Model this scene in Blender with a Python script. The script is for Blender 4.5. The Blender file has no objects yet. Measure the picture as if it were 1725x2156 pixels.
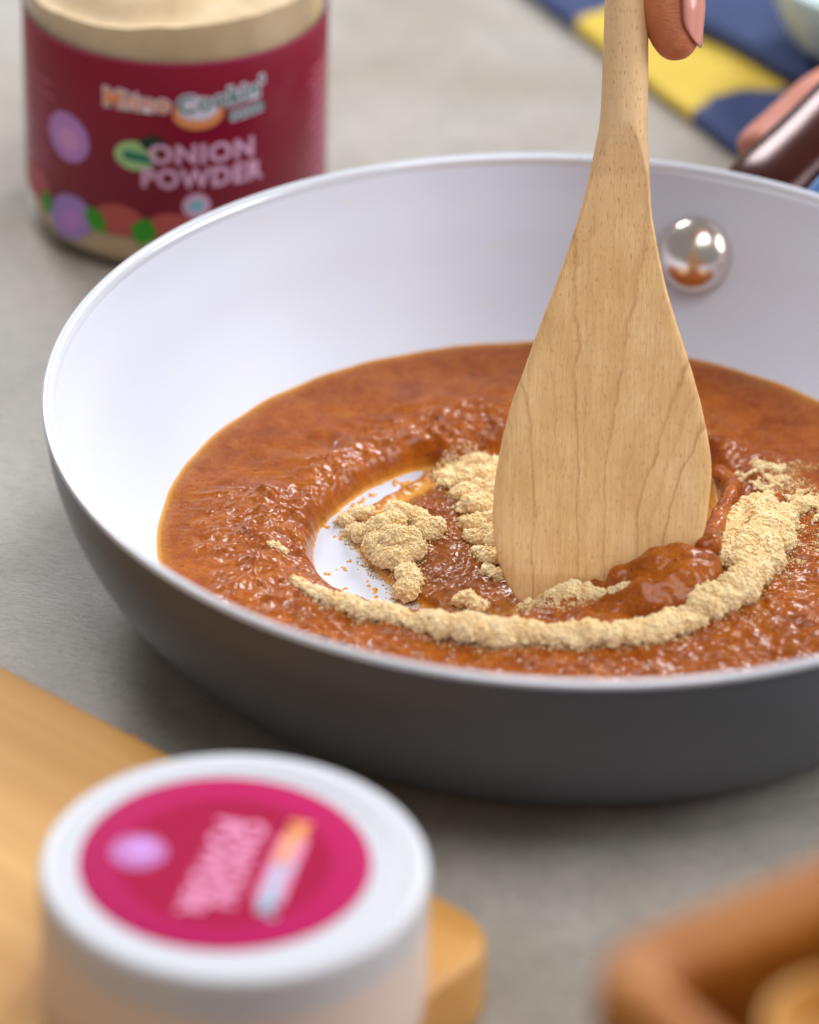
import bpy, math, random
import numpy as np
from mathutils import Matrix, Vector
random.seed(7); RNG = np.random.default_rng(7)
S = 0.01                      # all shapes are written in centimetres
HR = 5.2                      # height of the pan rim above the table

# ------------------------------------------------------------------ camera
PITCH, ROLL = 0.5528, 0.0271
CAM = np.array([-3.5247, -90.778, 52.7375 + HR])
FOC = 4.5                     # focal length in picture heights
_c, _s = math.cos(PITCH), math.sin(PITCH)
FWD = np.array([0, _c, -_s]); _r = np.array([1., 0, 0]); _u = np.array([0, _s, _c])
RT = math.cos(ROLL) * _r + math.sin(ROLL) * _u
UP = -math.sin(ROLL) * _r + math.cos(ROLL) * _u
sc = bpy.context.scene
cd = bpy.data.cameras.new('camera'); co = bpy.data.objects.new('camera', cd); sc.collection.objects.link(co)
M = Matrix((( RT[0], UP[0], -FWD[0], CAM[0] * S), (RT[1], UP[1], -FWD[1], CAM[1] * S), (RT[2], UP[2], -FWD[2], CAM[2] * S), (0, 0, 0, 1)))
co.matrix_world = M
cd.sensor_fit = 'VERTICAL'; cd.sensor_height = 36; cd.sensor_width = 28.8; cd.lens = 36 * FOC
cd.clip_start = 0.02; cd.clip_end = 50
cd.dof.use_dof = True; cd.dof.focus_distance = 1.072; cd.dof.aperture_fstop = 6.9; cd.dof.aperture_blades = 0
sc.camera = co
sc.view_settings.view_transform = 'Standard'; sc.view_settings.look = 'None'
sc.view_settings.exposure = 0.11; sc.view_settings.gamma = 1.0
try: sc.cycles.sample_clamp_indirect = 6.0
except Exception: pass

def ray(px, py):              # a direction through a point of the 1725 x 2156 view
    f = FOC * 2156
    return FWD + (px - 862.5) / f * RT - (py - 1078) / f * UP
def at(px, py, z):            # where that direction meets the height z (cm)
    d = ray(px, py); t = (z - CAM[2]) / d[2]
    return CAM + t * d

# ------------------------------------------------------------------ light
w = bpy.data.worlds.new('World'); sc.world = w; w.use_nodes = True
bg = w.node_tree.nodes['Background']; bg.inputs[0].default_value = (1.0, 0.97, 0.94, 1); bg.inputs[1].default_value = 0.26
def area(name, loc, target, sx, sy, power, col):
    l = bpy.data.lights.new(name, 'AREA'); l.shape = 'RECTANGLE'; l.size = sx * S; l.size_y = sy * S; l.energy = power; l.color = col
    o = bpy.data.objects.new(name, l); sc.collection.objects.link(o)
    o.location = Vector(loc) * S
    o.rotation_euler = (Vector(target) - Vector(loc)).to_track_quat('-Z', 'Y').to_euler()
    return o
area('window_light_back', (62, 118, 92), (0, 0, 0), 34, 50, 14.5, (0.90, 0.95, 1.0))
area('window_light_left', (-58, 112, 88), (0, 0, 0), 34, 46, 10.0, (0.95, 0.97, 1.0))
area('window_light_right', (125, 5, 70), (0, 0, 0), 70, 70, 12.5, (0.95, 0.97, 1.0))
area('skylight_above', (10, -30, 150), (0, 0, 0), 90, 90, 12.5, (0.97, 0.98, 1.0))

# ------------------------------------------------------------------ helpers
def hexl(r, g, b):
    f = lambda c: (c / 255 / 12.92) if c <= 10.3 else ((c / 255 + .055) / 1.055) ** 2.4
    return (f(r), f(g), f(b), 1)
def tag(o, label=None, cat=None, group=None, kind=None):
    if label: o['label'] = label
    if cat: o['category'] = cat
    if group: o['group'] = group
    if kind: o['kind'] = kind
    return o
def empty(name, loc=(0, 0, 0)):
    o = bpy.data.objects.new(name, None); sc.collection.objects.link(o); o.location = Vector(loc) * S
    o.empty_display_size = .02
    return o
def mk(name, V, F, mat, parent=None, smooth=True, attrs=None, uv=None):
    """V: (n,3) cm, F: list of (m,k) arrays or one array."""
    V = np.asarray(V, float)
    if not isinstance(F, list): F = [F]
    F = [np.asarray(f, np.int32) for f in F if len(f)]
    me = bpy.data.meshes.new(name)
    me.vertices.add(len(V)); off = np.zeros(3)
    if parent is not None: off = np.array(parent_origin(parent)) / S
    me.vertices.foreach_set('co', ((V - off) * S).astype(np.float32).ravel())
    nl = sum(f.size for f in F); npoly = sum(len(f) for f in F)
    me.loops.add(nl); me.polygons.add(npoly)
    me.loops.foreach_set('vertex_index', np.concatenate([f.ravel() for f in F]))
    tot = np.concatenate([np.full(len(f), f.shape[1], np.int32) for f in F])
    st = np.concatenate([[0], np.cumsum(tot)[:-1]]).astype(np.int32)
    me.polygons.foreach_set('loop_start', st)
    me.update(calc_edges=True); me.validate()
    me.polygons.foreach_set('use_smooth', np.full(len(me.polygons), smooth))
    if attrs:
        for k, a in attrs.items():
            at_ = me.attributes.new(k, 'FLOAT', 'POINT'); at_.data.foreach_set('value', np.asarray(a, np.float32))
    if uv is not None:
        ul = me.uv_layers.new(name='UVMap'); li = np.zeros(len(me.loops), np.int32); me.loops.foreach_get('vertex_index', li)
        ul.data.foreach_set('uv', np.asarray(uv, np.float32)[li].ravel())
    if mat: me.materials.append(mat)
    o = bpy.data.objects.new(name, me); sc.collection.objects.link(o)
    if parent is not None: o.parent = parent
    return o
def parent_origin(p):
    v = Vector((0, 0, 0))
    while p is not None:
        v = v + Vector(p.location); p = p.parent
    return v
def smoothstep(a, b, x):
    t = np.clip((x - a) / (b - a), 0, 1); return t * t * (3 - 2 * t)
def lathe(prof, n=192, c=(0, 0), close=False):
    prof = np.asarray(prof, float); k = len(prof); a = np.arange(n) / n * 2 * math.pi
    V = np.stack([c[0] + prof[:, None, 0] * np.cos(a), c[1] + prof[:, None, 0] * np.sin(a), np.broadcast_to(prof[:, None, 1], (k, n))], -1).reshape(-1, 3)
    i = np.arange(k - 1)[:, None] * n; j = np.arange(n)[None]; j2 = (j + 1) % n
    F = np.stack([i + j, i + j2, i + n + j2, i + n + j], -1).reshape(-1, 4)
    return V, F
def curve_pts(P, n):          # Catmull-Rom through points
    P = np.asarray(P, float); Q = np.vstack([2 * P[0] - P[1], P, 2 * P[-1] - P[-2]])
    out = []
    m = len(P) - 1
    for t in np.linspace(0, m, n):
        i = min(int(t), m - 1); f = t - i
        a, b, c, d = Q[i], Q[i + 1], Q[i + 2], Q[i + 3]
        out.append(.5 * ((2 * b) + (c - a) * f + (2 * a - 5 * b + 4 * c - d) * f * f + (3 * b - a - 3 * c + d) * f ** 3))
    return np.array(out)
def tube(P, R, n=24, flat=1.0, upv=(0, 0, 1), cap=True):
    P = np.asarray(P, float); R = np.broadcast_to(np.asarray(R, float), (len(P),)); m = len(P)
    T = np.gradient(P, axis=0); T /= np.linalg.norm(T, axis=1)[:, None]
    A = np.cross(T, np.array(upv, float)); A /= np.linalg.norm(A, axis=1)[:, None]; B = np.cross(A, T)
    a = np.arange(n) / n * 2 * math.pi
    V = P[:, None] + R[:, None, None] * (np.cos(a)[None, :, None] * A[:, None] + flat * np.sin(a)[None, :, None] * B[:, None])
    V = V.reshape(-1, 3); i = np.arange(m - 1)[:, None] * n; j = np.arange(n)[None]; j2 = (j + 1) % n
    F = [np.stack([i + j, i + j2, i + n + j2, i + n + j], -1).reshape(-1, 4)]
    if cap:
        V = np.vstack([V, P[:1], P[-1:]]); q = np.arange(n); q2 = (q + 1) % n
        F.append(np.stack([np.full(n, m * n), q2, q], -1)); F.append(np.stack([np.full(n, m * n + 1), (m - 1) * n + q, (m - 1) * n + q2], -1))
    return V, F

# gradient noise in numpy
_G3 = RNG.normal(size=(256, 3)); _G3 /= np.linalg.norm(_G3, axis=1)[:, None]
_PM = RNG.permutation(256); _PM = np.concatenate([_PM, _PM, _PM])
def perlin(P):
    P = np.asarray(P, float); I = np.floor(P).astype(int); f = P - I; I &= 255; u = f * f * f * (f * (f * 6 - 15) + 10)
    r = 0
    for dx in (0, 1):
        wx = u[..., 0] if dx else 1 - u[..., 0]
        for dy in (0, 1):
            wy = u[..., 1] if dy else 1 - u[..., 1]
            for dz in (0, 1):
                wz = u[..., 2] if dz else 1 - u[..., 2]
                h = _PM[_PM[_PM[(I[..., 0] + dx) & 255] + ((I[..., 1] + dy) & 255)] + ((I[..., 2] + dz) & 255)]
                g = _G3[h]
                r = r + wx * wy * wz * (g[..., 0] * (f[..., 0] - dx) + g[..., 1] * (f[..., 1] - dy) + g[..., 2] * (f[..., 2] - dz))
    return r * 1.6
def fbm(P, o=4, g=.5):
    P = np.asarray(P, float); a, r = 1., 0.
    for k in range(o): r = r + a * perlin(P * 2 ** k + 17.3 * k); a *= g
    return r
def worley2(X, Y, seed=0):    # distance to the nearest of jittered points
    I, J = np.floor(X).astype(int), np.floor(Y).astype(int); d1 = np.full(X.shape, 9.); 
    jx = np.random.default_rng(seed).random((64, 64)); jy = np.random.default_rng(seed + 1).random((64, 64))
    for a in (-1, 0, 1):
        for b in (-1, 0, 1):
            i, j = I + a, J + b; d = np.hypot(i + jx[i & 63, j & 63] - X, j + jy[i & 63, j & 63] - Y)
            d1 = np.minimum(d1, d)
    return d1
def inpoly(X, Y, poly):
    poly = np.asarray(poly, float); r = np.zeros(X.shape, bool); n = len(poly)
    for k in range(n):
        x1, y1 = poly[k][:2]; x2, y2 = poly[(k + 1) % n][:2]
        c = ((y1 > Y) != (y2 > Y)); 
        if y1 != y2: r ^= c & (X < (x2 - x1) * (Y - y1) / (y2 - y1) + x1)
    return r
def blur(A, sig):
    k = int(sig * 3) + 1; x = np.arange(-k, k + 1); g = np.exp(-x * x / 2 / sig / sig); g /= g.sum()
    A = np.apply_along_axis(lambda m: np.convolve(m, g, 'same'), 0, A.astype(float))
    return np.apply_along_axis(lambda m: np.convolve(m, g, 'same'), 1, A)

# ------------------------------------------------------------------ materials
def newmat(name):
    m = bpy.data.materials.new(name); m.use_nodes = True
    return m, m.node_tree, m.node_tree.nodes['Principled BSDF']
def node(nt, t, ins=None, **kw):
    n = nt.nodes.new(t)
    for k, v in kw.items(): setattr(n, k, v)
    for k, v in (ins or {}).items():
        if isinstance(v, bpy.types.NodeSocket): nt.links.new(v, n.inputs[k])
        else: n.inputs[k].default_value = v
    return n
def link(nt, a, b): nt.links.new(a, b)
def math_(nt, op, a, b=None, c=None):
    n = node(nt, 'ShaderNodeMath', operation=op)
    for i, v in enumerate((a, b, c)):
        if v is None: continue
        if isinstance(v, bpy.types.NodeSocket): nt.links.new(v, n.inputs[i])
        else: n.inputs[i].default_value = v
    return n.outputs[0]
def mixc(nt, fac, a, b):
    n = node(nt, 'ShaderNodeMix', data_type='RGBA')
    for i, v in ((0, fac), (6, a), (7, b)):
        if isinstance(v, bpy.types.NodeSocket): nt.links.new(v, n.inputs[i])
        else: n.inputs[i].default_value = v
    return n.outputs[2]
def ramp(nt, fac, stops, interp='LINEAR'):
    n = node(nt, 'ShaderNodeValToRGB'); cr = n.color_ramp; cr.interpolation = interp
    while len(cr.elements) > 1: cr.elements.remove(cr.elements[-1])
    cr.elements[0].position = stops[0][0]; cr.elements[0].color = stops[0][1]
    for p, c in stops[1:]:
        e = cr.elements.new(p); e.color = c
    nt.links.new(fac, n.inputs[0]); return n.outputs[0]
def g(v): return (v, v, v, 1)
def noise_(nt, scale, detail=3, rough=.5, vec=None, dist=0):
    n = node(nt, 'ShaderNodeTexNoise'); n.inputs['Scale'].default_value = scale; n.inputs['Detail'].default_value = detail
    n.inputs['Roughness'].default_value = rough; n.inputs['Distortion'].default_value = dist
    if vec is not None: nt.links.new(vec, n.inputs['Vector'])
    return n.outputs['Fac']
def objco(nt, scale=(1, 1, 1), rot=(0, 0, 0), loc=(0, 0, 0), which='Object'):
    c = node(nt, 'ShaderNodeTexCoord'); m = node(nt, 'ShaderNodeMapping'); nt.links.new(c.outputs[which], m.inputs[0])
    m.inputs['Scale'].default_value = scale; m.inputs['Rotation'].default_value = rot; m.inputs['Location'].default_value = loc
    return m.outputs[0]
def bump(nt, b, h, dist, strength=1.0):
    n = node(nt, 'ShaderNodeBump', {'Strength': strength, 'Distance': dist}); nt.links.new(h, n.inputs['Height']); nt.links.new(n.outputs[0], b.inputs['Normal'])
def simple(name, col, rough=.5, metal=0, spec=.5, coat=0, sss=0, sssr=.002, var=0, vscale=300, bmp=0, bscale=1500):
    m, nt, b = newmat(name); b.inputs['Base Color'].default_value = col; b.inputs['Roughness'].default_value = rough
    b.inputs['Metallic'].default_value = metal; b.inputs['Specular IOR Level'].default_value = spec
    if coat: b.inputs['Coat Weight'].default_value = coat; b.inputs['Coat Roughness'].default_value = .08
    if sss:
        b.inputs['Subsurface Weight'].default_value = sss; b.inputs['Subsurface Scale'].default_value = sssr; b.inputs['Subsurface Radius'].default_value = (1, .45, .2)
    v = objco(nt)
    if var:
        n = noise_(nt, vscale, 4, .6, v); c2 = tuple(x * (1 - var) for x in col[:3]) + (1,)
        link(nt, mixc(nt, ramp(nt, n, [(.35, g(0)), (.65, g(1))]), col, c2), b.inputs['Base Color'])
    if bmp: bump(nt, b, noise_(nt, bscale, 3, .6, v), bmp)
    return m

def stone_mat():
    m, nt, b = newmat('grey_stone'); v = objco(nt)
    big = noise_(nt, 9, 5, .6, v, .6); mid = noise_(nt, 55, 6, .7, v, .3); fine = noise_(nt, 900, 4, .7, v); fib = noise_(nt, 1, 4, .7, objco(nt, (300, 900, 300), (0, 0, .5)))
    c = ramp(nt, big, [(.32, (.30, .245, .185, 1)), (.5, (.40, .36, .31, 1)), (.68, (.48, .455, .42, 1))])
    c = mixc(nt, ramp(nt, mid, [(.4, g(0)), (.75, g(.55))]), c, (.20, .185, .165, 1))
    c = mixc(nt, ramp(nt, fib, [(.5, g(0)), (.72, g(.5))]), c, (.13, .12, .105, 1))
    c = mixc(nt, ramp(nt, fine, [(.42, g(.25)), (.6, g(0))]), c, (.45, .44, .42, 1))
    link(nt, c, b.inputs['Base Color']); b.inputs['Roughness'].default_value = .42; b.inputs['Specular IOR Level'].default_value = .5
    link(nt, ramp(nt, mid, [(.3, g(.28)), (.7, g(.45))]), b.inputs['Roughness'])
    bump(nt, b, fib, .0002, .6)
    return m

def wood_uv():                # blade wood: growth lines from the 'ring' attribute, pores along the grain
    m, nt, b = newmat('pale_maple_wood')
    at_ = node(nt, 'ShaderNodeAttribute', attribute_name='ring').outputs['Fac']
    hi = node(nt, 'ShaderNodeAttribute', attribute_name='height').outputs['Fac']
    uvn = node(nt, 'ShaderNodeTexCoord').outputs['UV']
    mp = lambda s: node(nt, 'ShaderNodeMapping', {'Vector': uvn, 'Scale': s}).outputs[0]
    wob = noise_(nt, 1, 3, .6, mp((.7, .35, 1)))
    wob2 = noise_(nt, 1, 3, .6, mp((9, 3, 1)))
    F = math_(nt, 'ADD', at_, math_(nt, 'MULTIPLY', math_(nt, 'SUBTRACT', wob, .5), .6))
    F = math_(nt, 'ADD', F, math_(nt, 'MULTIPLY', math_(nt, 'SUBTRACT', wob2, .5), .05))
    Fn = math_(nt, 'ADD', math_(nt, 'MULTIPLY', F, 1 / 6.), .5)
    st = [(0, g(0))]
    for x, s, wd in ((-1.9, .3, .02), (-1.44, .65, .022), (-.92, .4, .016), (-.48, .8, .02), (-.3, .25, .05), (.12, .6, .022), (.5, .22, .03), (.92, .8, .025), (1.2, .3, .04), (1.5, .75, .022), (1.78, .4, .03)):
        p = x / 6 + .5; st += [(p - wd / 2.2, g(s * .12)), (p, g(s)), (p + wd / 6, g(0))]
    lines = ramp(nt, Fn, st[:31])
    patch = noise_(nt, 1, 2, .5, mp((1.2, .8, 1)))
    streak = noise_(nt, 1, 4, .65, mp((14, .5, 1)))
    streak2 = noise_(nt, 1, 3, .6, mp((55, 1.6, 1)))
    pore = noise_(nt, 1, 2, .5, mp((34, 5.5, 1)))
    blot = noise_(nt, 1, 4, .6, mp((.9, .5, 1)))
    c = ramp(nt, blot, [(.3, hexl(210, 165, 106)), (.5, hexl(226, 184, 126)), (.7, hexl(234, 196, 142))])
    c = mixc(nt, ramp(nt, streak, [(.35, g(.45)), (.62, g(0))]), c, hexl(196, 150, 96))
    c = mixc(nt, ramp(nt, streak2, [(.35, g(.35)), (.6, g(0))]), c, hexl(190, 142, 92))
    c = mixc(nt, math_(nt, 'MULTIPLY', lines, ramp(nt, patch, [(.3, g(.6)), (.6, g(1))])), c, hexl(172, 116, 70))
    c = mixc(nt, ramp(nt, hi, [(.55, g(0)), (.8, g(.55))]), c, hexl(214, 180, 142))
    c = mixc(nt, math_(nt, 'MULTIPLY', ramp(nt, pore, [(.26, g(.75)), (.36, g(0))]), ramp(nt, hi, [(.45, g(.08)), (.62, g(.9))])), c, hexl(160, 108, 66))
    link(nt, c, b.inputs['Base Color']); b.inputs['Roughness'].default_value = .55; b.inputs['Specular IOR Level'].default_value = .35
    hgt = math_(nt, 'ADD', math_(nt, 'MULTIPLY', ramp(nt, pore, [(.26, g(0)), (.4, g(1))]), .8), math_(nt, 'MULTIPLY', streak2, .5))
    bump(nt, b, hgt, .00025, .8)
    return m

def board_mat(name, c1, c2, c3, rot, s=1., rough=.45):
    m, nt, b = newmat(name); v = objco(nt, (2.2 * s, 30 * s, 30 * s), rot); v2 = objco(nt, (8 * s, 180 * s, 180 * s), rot)
    n1 = noise_(nt, 1, 4, .6, v, .8); n2 = noise_(nt, 1, 4, .65, v2)
    c = ramp(nt, n1, [(.3, c1), (.5, c2), (.7, c3)]); c = mixc(nt, ramp(nt, n2, [(.4, g(.4)), (.62, g(0))]), c, c1)
    link(nt, c, b.inputs['Base Color']); b.inputs['Roughness'].default_value = rough
    bump(nt, b, n2, .0002, .6)
    return m

def sauce_mat():
    m, nt, b = newmat('thick_curry_sauce')
    th = node(nt, 'ShaderNodeAttribute', attribute_name='depth').outputs['Fac']
    v = objco(nt)
    n1 = noise_(nt, 130, 5, .6, v, .5); n2 = noise_(nt, 420, 5, .65, v); n3 = noise_(nt, 1500, 3, .7, v); spk = noise_(nt, 800, 2, .5, v)
    c = ramp(nt, n1, [(.34, (.245, .048, .002, 1)), (.5, (.325, .073, .003, 1)), (.66, (.40, .103, .006, 1))])
    c = mixc(nt, ramp(nt, n2, [(.5, g(0)), (.72, g(.5))]), c, (.52, .17, .012, 1))
    c = mixc(nt, ramp(nt, n3, [(.34, g(.6)), (.5, g(0))]), c, (.15, .032, .003, 1))
    c = mixc(nt, ramp(nt, spk, [(.27, g(.95)), (.31, g(0))]), c, (.06, .015, .01, 1))
    c = mixc(nt, ramp(nt, spk, [(.69, g(0)), (.74, g(.8))]), c, (.66, .17, .03, 1))
    c = mixc(nt, math_(nt, 'MULTIPLY', node(nt, 'ShaderNodeAttribute', attribute_name='puddle_dark').outputs['Fac'], .6), c, (.17, .045, .004, 1))  # darker brown mixed in over the puddle area
    thin = ramp(nt, th, [(0, g(1)), (.05, g(.68)), (.14, g(.2)), (.35, g(0))])
    c = mixc(nt, thin, c, (.80, .38, .06, 1))
    link(nt, c, b.inputs['Base Color'])
    b.inputs['Roughness'].default_value = .26; b.inputs['Specular IOR Level'].default_value = .13
    b.inputs['Subsurface Weight'].default_value = .15; b.inputs['Subsurface Scale'].default_value = .0014; b.inputs['Subsurface Radius'].default_value = (1, .4, .12)
    b.inputs['Coat Weight'].default_value = .31; b.inputs['Coat Roughness'].default_value = .03
    hgt = math_(nt, 'ADD', n3, math_(nt, 'MULTIPLY', n2, 1.5)); bump(nt, b, hgt, .0003, .38)
    return m

def powder_mat(name='onion_powder_grain', k=1.):
    m, nt, b = newmat(name); v = objco(nt); n1 = noise_(nt, 260, 4, .6, v); n2 = noise_(nt, 1600, 3, .6, v); wet = node(nt, 'ShaderNodeAttribute', attribute_name='wet').outputs['Fac']
    c = ramp(nt, n1, [(.3, (.88 * k, .58 * k, .27 * k, 1)), (.5, (.94 * k, .68 * k, .36 * k, 1)), (.7, (.96 * k, .75 * k, .44 * k, 1))])
    c = mixc(nt, ramp(nt, n2, [(.55, g(0)), (.72, g(.45))]), c, (.72, .38, .13, 1))
    c = mixc(nt, wet, c, (.33, .15, .045, 1))
    link(nt, c, b.inputs['Base Color']); b.inputs['Roughness'].default_value = .9; b.inputs['Specular IOR Level'].default_value = .15
    b.inputs['Subsurface Weight'].default_value = .35; b.inputs['Subsurface Scale'].default_value = .0015; b.inputs['Subsurface Radius'].default_value = (1, .6, .3)
    bump(nt, b, n2, .0002, .5)
    return m

def white_coat():
    m, nt, b = newmat('white_ceramic_coating'); v = objco(nt)
    b.inputs['Base Color'].default_value = (.64, .665, .765, 1); b.inputs['Roughness'].default_value = .48; b.inputs['Specular IOR Level'].default_value = .45
    n = noise_(nt, 1400, 2, .5, v); sp = noise_(nt, 420, 2, .4, v)
    c = mixc(nt, ramp(nt, sp, [(.70, g(0)), (.78, g(.5))]), (.64, .665, .765, 1), (.74, .66, .50, 1))
    link(nt, c, b.inputs['Base Color'])
    bump(nt, b, n, .00006, .35)
    return m
def skin_mat(name, col, deep):
    m, nt, b = newmat(name); v = objco(nt); n = noise_(nt, 130, 4, .6, v); f = noise_(nt, 1400, 4, .6, v)
    link(nt, mixc(nt, ramp(nt, n, [(.35, g(0)), (.65, g(1))]), col, deep), b.inputs['Base Color'])
    b.inputs['Roughness'].default_value = .45; b.inputs['Subsurface Weight'].default_value = .25; b.inputs['Subsurface Scale'].default_value = .006
    b.inputs['Subsurface Radius'].default_value = (1, .35, .2); wr = noise_(nt, 1, 3, .6, objco(nt, (500, 500, 2600)))
    bump(nt, b, math_(nt, 'ADD', f, wr), .0003, .7)
    return m
def glass_mat():
    m, nt, b = newmat('clear_jar_glass'); nt.nodes.remove(b); out = nt.nodes['Material Output']
    tr = node(nt, 'ShaderNodeBsdfTransparent', {'Color': (.98, .98, .975, 1)}); gl = node(nt, 'ShaderNodeBsdfGlossy', {'Color': (1, 1, 1, 1), 'Roughness': .04})
    lw = node(nt, 'ShaderNodeLayerWeight', {'Blend': .5}); fr = math_(nt, 'ADD', math_(nt, 'MULTIPLY', math_(nt, 'POWER', lw.outputs['Facing'], 5.0), .9), .05); mx = node(nt, 'ShaderNodeMixShader'); link(nt, fr, mx.inputs[0]); link(nt, tr.outputs[0], mx.inputs[1]); link(nt, gl.outputs[0], mx.inputs[2])
    link(nt, mx.outputs[0], out.inputs[0]); return m

MT = dict(stone=stone_mat(), wood=wood_uv(), sauce=sauce_mat(), powder=powder_mat(), coat=white_coat(), glass=glass_mat(),
    pan=simple('warm_grey_enamel', (.066, .076, .096, 1), .4, 0, .5, var=.08, vscale=40, bmp=.00003, bscale=2500),
    rim=simple('polished_white_rim', (.72, .75, .82, 1), .2, .25, .5),
    steel=simple('polished_steel', (.78, .70, .64, 1), .22, 1.0),
    handle=simple('dark_bronze_metal', (.075, .014, .010, 1), .22, .25, .5, var=.3, vscale=60),
    edge=simple('brushed_metal_edge', (.10, .13, .18, 1), .3, .8),
    blue=simple('blue_plastic', (.05, .16, .42, 1), .35),
    skin=skin_mat('skin', (.53, .170, .065, 1), (.44, .125, .045, 1)), skin2=skin_mat('skin_pink', (.66, .25, .17, 1), (.58, .20, .13, 1)),
    nail=simple('fingernail', (.60, .235, .18, 1), .25, 0, .5, .3, .2, .002),
    crease=simple('nail_crease_skin', (.30, .075, .035, 1), .6),
    lidw=simple('white_matt_plastic', (.56, .57, .61, 1), .38, sss=.15, sssr=.004),
    cer=simple('pale_mint_ceramic', (.60, .74, .73, 1), .25),
    fill=simple('powder_in_jar', (.72, .54, .33, 1), .9, var=.15, vscale=120))

# ------------------------------------------------------------------ countertop
n = 60
xs = np.linspace(-150, 150, n); ys = np.linspace(-110, 260, n)
X, Y = np.meshgrid(xs, ys, indexing='ij'); V = np.stack([X, Y, X * 0], -1).reshape(-1, 3)
i, j = np.meshgrid(np.arange(n - 1), np.arange(n - 1), indexing='ij'); a = (i * n + j).ravel()
tag(mk('countertop', V, np.stack([a, a + n, a + n + 1, a + 1], -1), MT['stone']), 'mottled grey stone countertop under the pan and jars', kind='structure')

# ------------------------------------------------------------------ frying pan
FLOOR = .45
inner = curve_pts([(0.01, FLOOR), (4, FLOOR), (7.6, FLOOR), (8.35, .56), (8.95, .88), (9.42, 1.32), (9.95, 1.95), (10.5, 2.8), (10.95, 3.65), (11.35, 4.4), (11.64, 5.02)], 90)
rimp = curve_pts([(11.64, 5.02), (11.68, 5.17), (11.76, 5.245), (11.86, 5.265), (11.92, 5.235), (11.94, 5.18), (11.93, 5.14), (11.90, 5.12)], 24)
outer = curve_pts([(11.90, 5.05), (11.88, 4.8), (11.78, 4.1), (11.47, 3.1), (10.98, 2.1), (10.3, 1.2), (9.55, .5), (9.0, .16), (8.5, .03), (8.0, .03)], 60)
pan = empty('frying_pan'); tag(pan, 'grey frying pan with white ceramic inside, full of brown curry sauce', 'frying pan')
mk('inner_coating', *lathe(inner, 256), MT['coat'], pan)
mk('rim', *lathe(rimp, 320), MT['rim'], pan)
mk('rim_edge', *lathe([(11.88, 5.125), (11.925, 5.13), (11.945, 5.10), (11.935, 5.06), (11.89, 5.045)], 320), MT['edge'], pan)
mk('outer_body', *lathe(np.vstack([outer, [(0.01, .04)]]), 256), MT['pan'], pan)
def wall_z(r): return np.interp(r, inner[:, 0], inner[:, 1])
# rivets, on the inner wall either side of the handle
def wall_point(az, z):
    r = np.interp(z, inner[20:, 1], inner[20:, 0]); return np.array([r * math.cos(az), r * math.sin(az), z]), r
p0 = at(1465, 534, 3.35); az1 = math.atan2(p0[1], p0[0])
hp = at(1592, 368, 5.0); azh = math.atan2(hp[1], hp[0])
for az in (az1, az1 - .50):
    c, r = wall_point(az, 3.35)
    nrm = np.array([-math.cos(az) * .86, -math.sin(az) * .86, .5]); nrm /= np.linalg.norm(nrm)
    pr = np.array([(max(.001, .98 * math.cos(t)), .76 * math.sin(t)) for t in np.linspace(-.9, math.pi / 2, 28)])
    V, F = lathe(pr, 64); z = Vector(nrm); q = Vector((0, 0, 1)).rotation_difference(z).to_matrix()
    V = V @ np.array(q).T + c + nrm * .05
    mk('rivet', V, F, MT['steel'], pan)
# handle rising outwards past the rim
rd = np.array([math.cos(azh), math.sin(azh), 0])
hb = rd * 12.9 + np.array([0, 0, 4.2])
hd = at(1900, 95, 7.0) - hb
P = curve_pts([hb, hb + hd * .12 + [0, 0, .1], hb + hd * .45, hb + hd, hb + hd * 1.7 + [0, 0, 1.5]], 40)
V, F = tube(P, np.interp(np.linspace(0, 1, 40), [0, .2, .5, 1], [1.3, 1.25, 1.15, 1.3]), 32, .42)
hnd = mk('handle', V, F, MT['handle'], pan)
side = np.cross(hd, [0, 0, 1]); side /= np.linalg.norm(side)
V, F = tube(P + side * 1.45 + np.array([0, 0, .25]), .17, 12)
mk('blue_inlay', V, F, MT['blue'], hnd)

# ------------------------------------------------------------------ sauce
def PX(poly, z): return [at(x, y, z) for x, y in poly]
cell = .034; R0 = 9.75; n = int(2 * R0 / cell) + 1
ax = np.linspace(-R0, R0, n); X, Y = np.meshgrid(ax, ax, indexing='ij'); r = np.hypot(X, Y); Z0 = np.zeros_like(X)
P3 = np.stack([X, Y, Z0], -1)
cres = inpoly(X, Y, PX([(935, 981), (900, 986), (850, 999), (779, 1029), (713, 1074), (673, 1116), (658, 1165), (664, 1200), (686, 1242), (732, 1276), (790, 1290), (880, 1298), (925, 1292), (880, 1270), (840, 1250), (808, 1220), (778, 1192), (750, 1155), (728, 1109), (745, 1083), (794, 1058), (835, 1036), (883, 1009)], FLOOR))
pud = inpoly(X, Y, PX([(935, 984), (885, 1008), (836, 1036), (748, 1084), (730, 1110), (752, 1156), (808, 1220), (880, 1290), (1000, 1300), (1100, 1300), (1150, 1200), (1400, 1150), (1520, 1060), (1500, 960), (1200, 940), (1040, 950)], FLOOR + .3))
cell_s = lambda cm: cm / cell
cb = blur(cres, cell_s(.07)); cw = blur(cres, cell_s(.42)); pb = blur(pud, cell_s(.22))
rag = fbm(P3 * 3.2 + 5, 4, .6)
C = smoothstep(.30, .52, cb + .19 * rag)
big = fbm(P3 * np.array([.55, .55, 1]) + 3, 3)
warp = np.stack([X + .22 * fbm(P3 * 1.1, 2), Y + .22 * fbm(P3 * 1.1 + 9, 2)], -1)
lump = 1 - smoothstep(.05, .62, worley2(warp[..., 0] * 1.9, warp[..., 1] * 2.3, 3))
lump2 = 1 - smoothstep(0, .7, worley2(warp[..., 0] * 4.6 + 3, warp[..., 1] * 5.6, 8))
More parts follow.
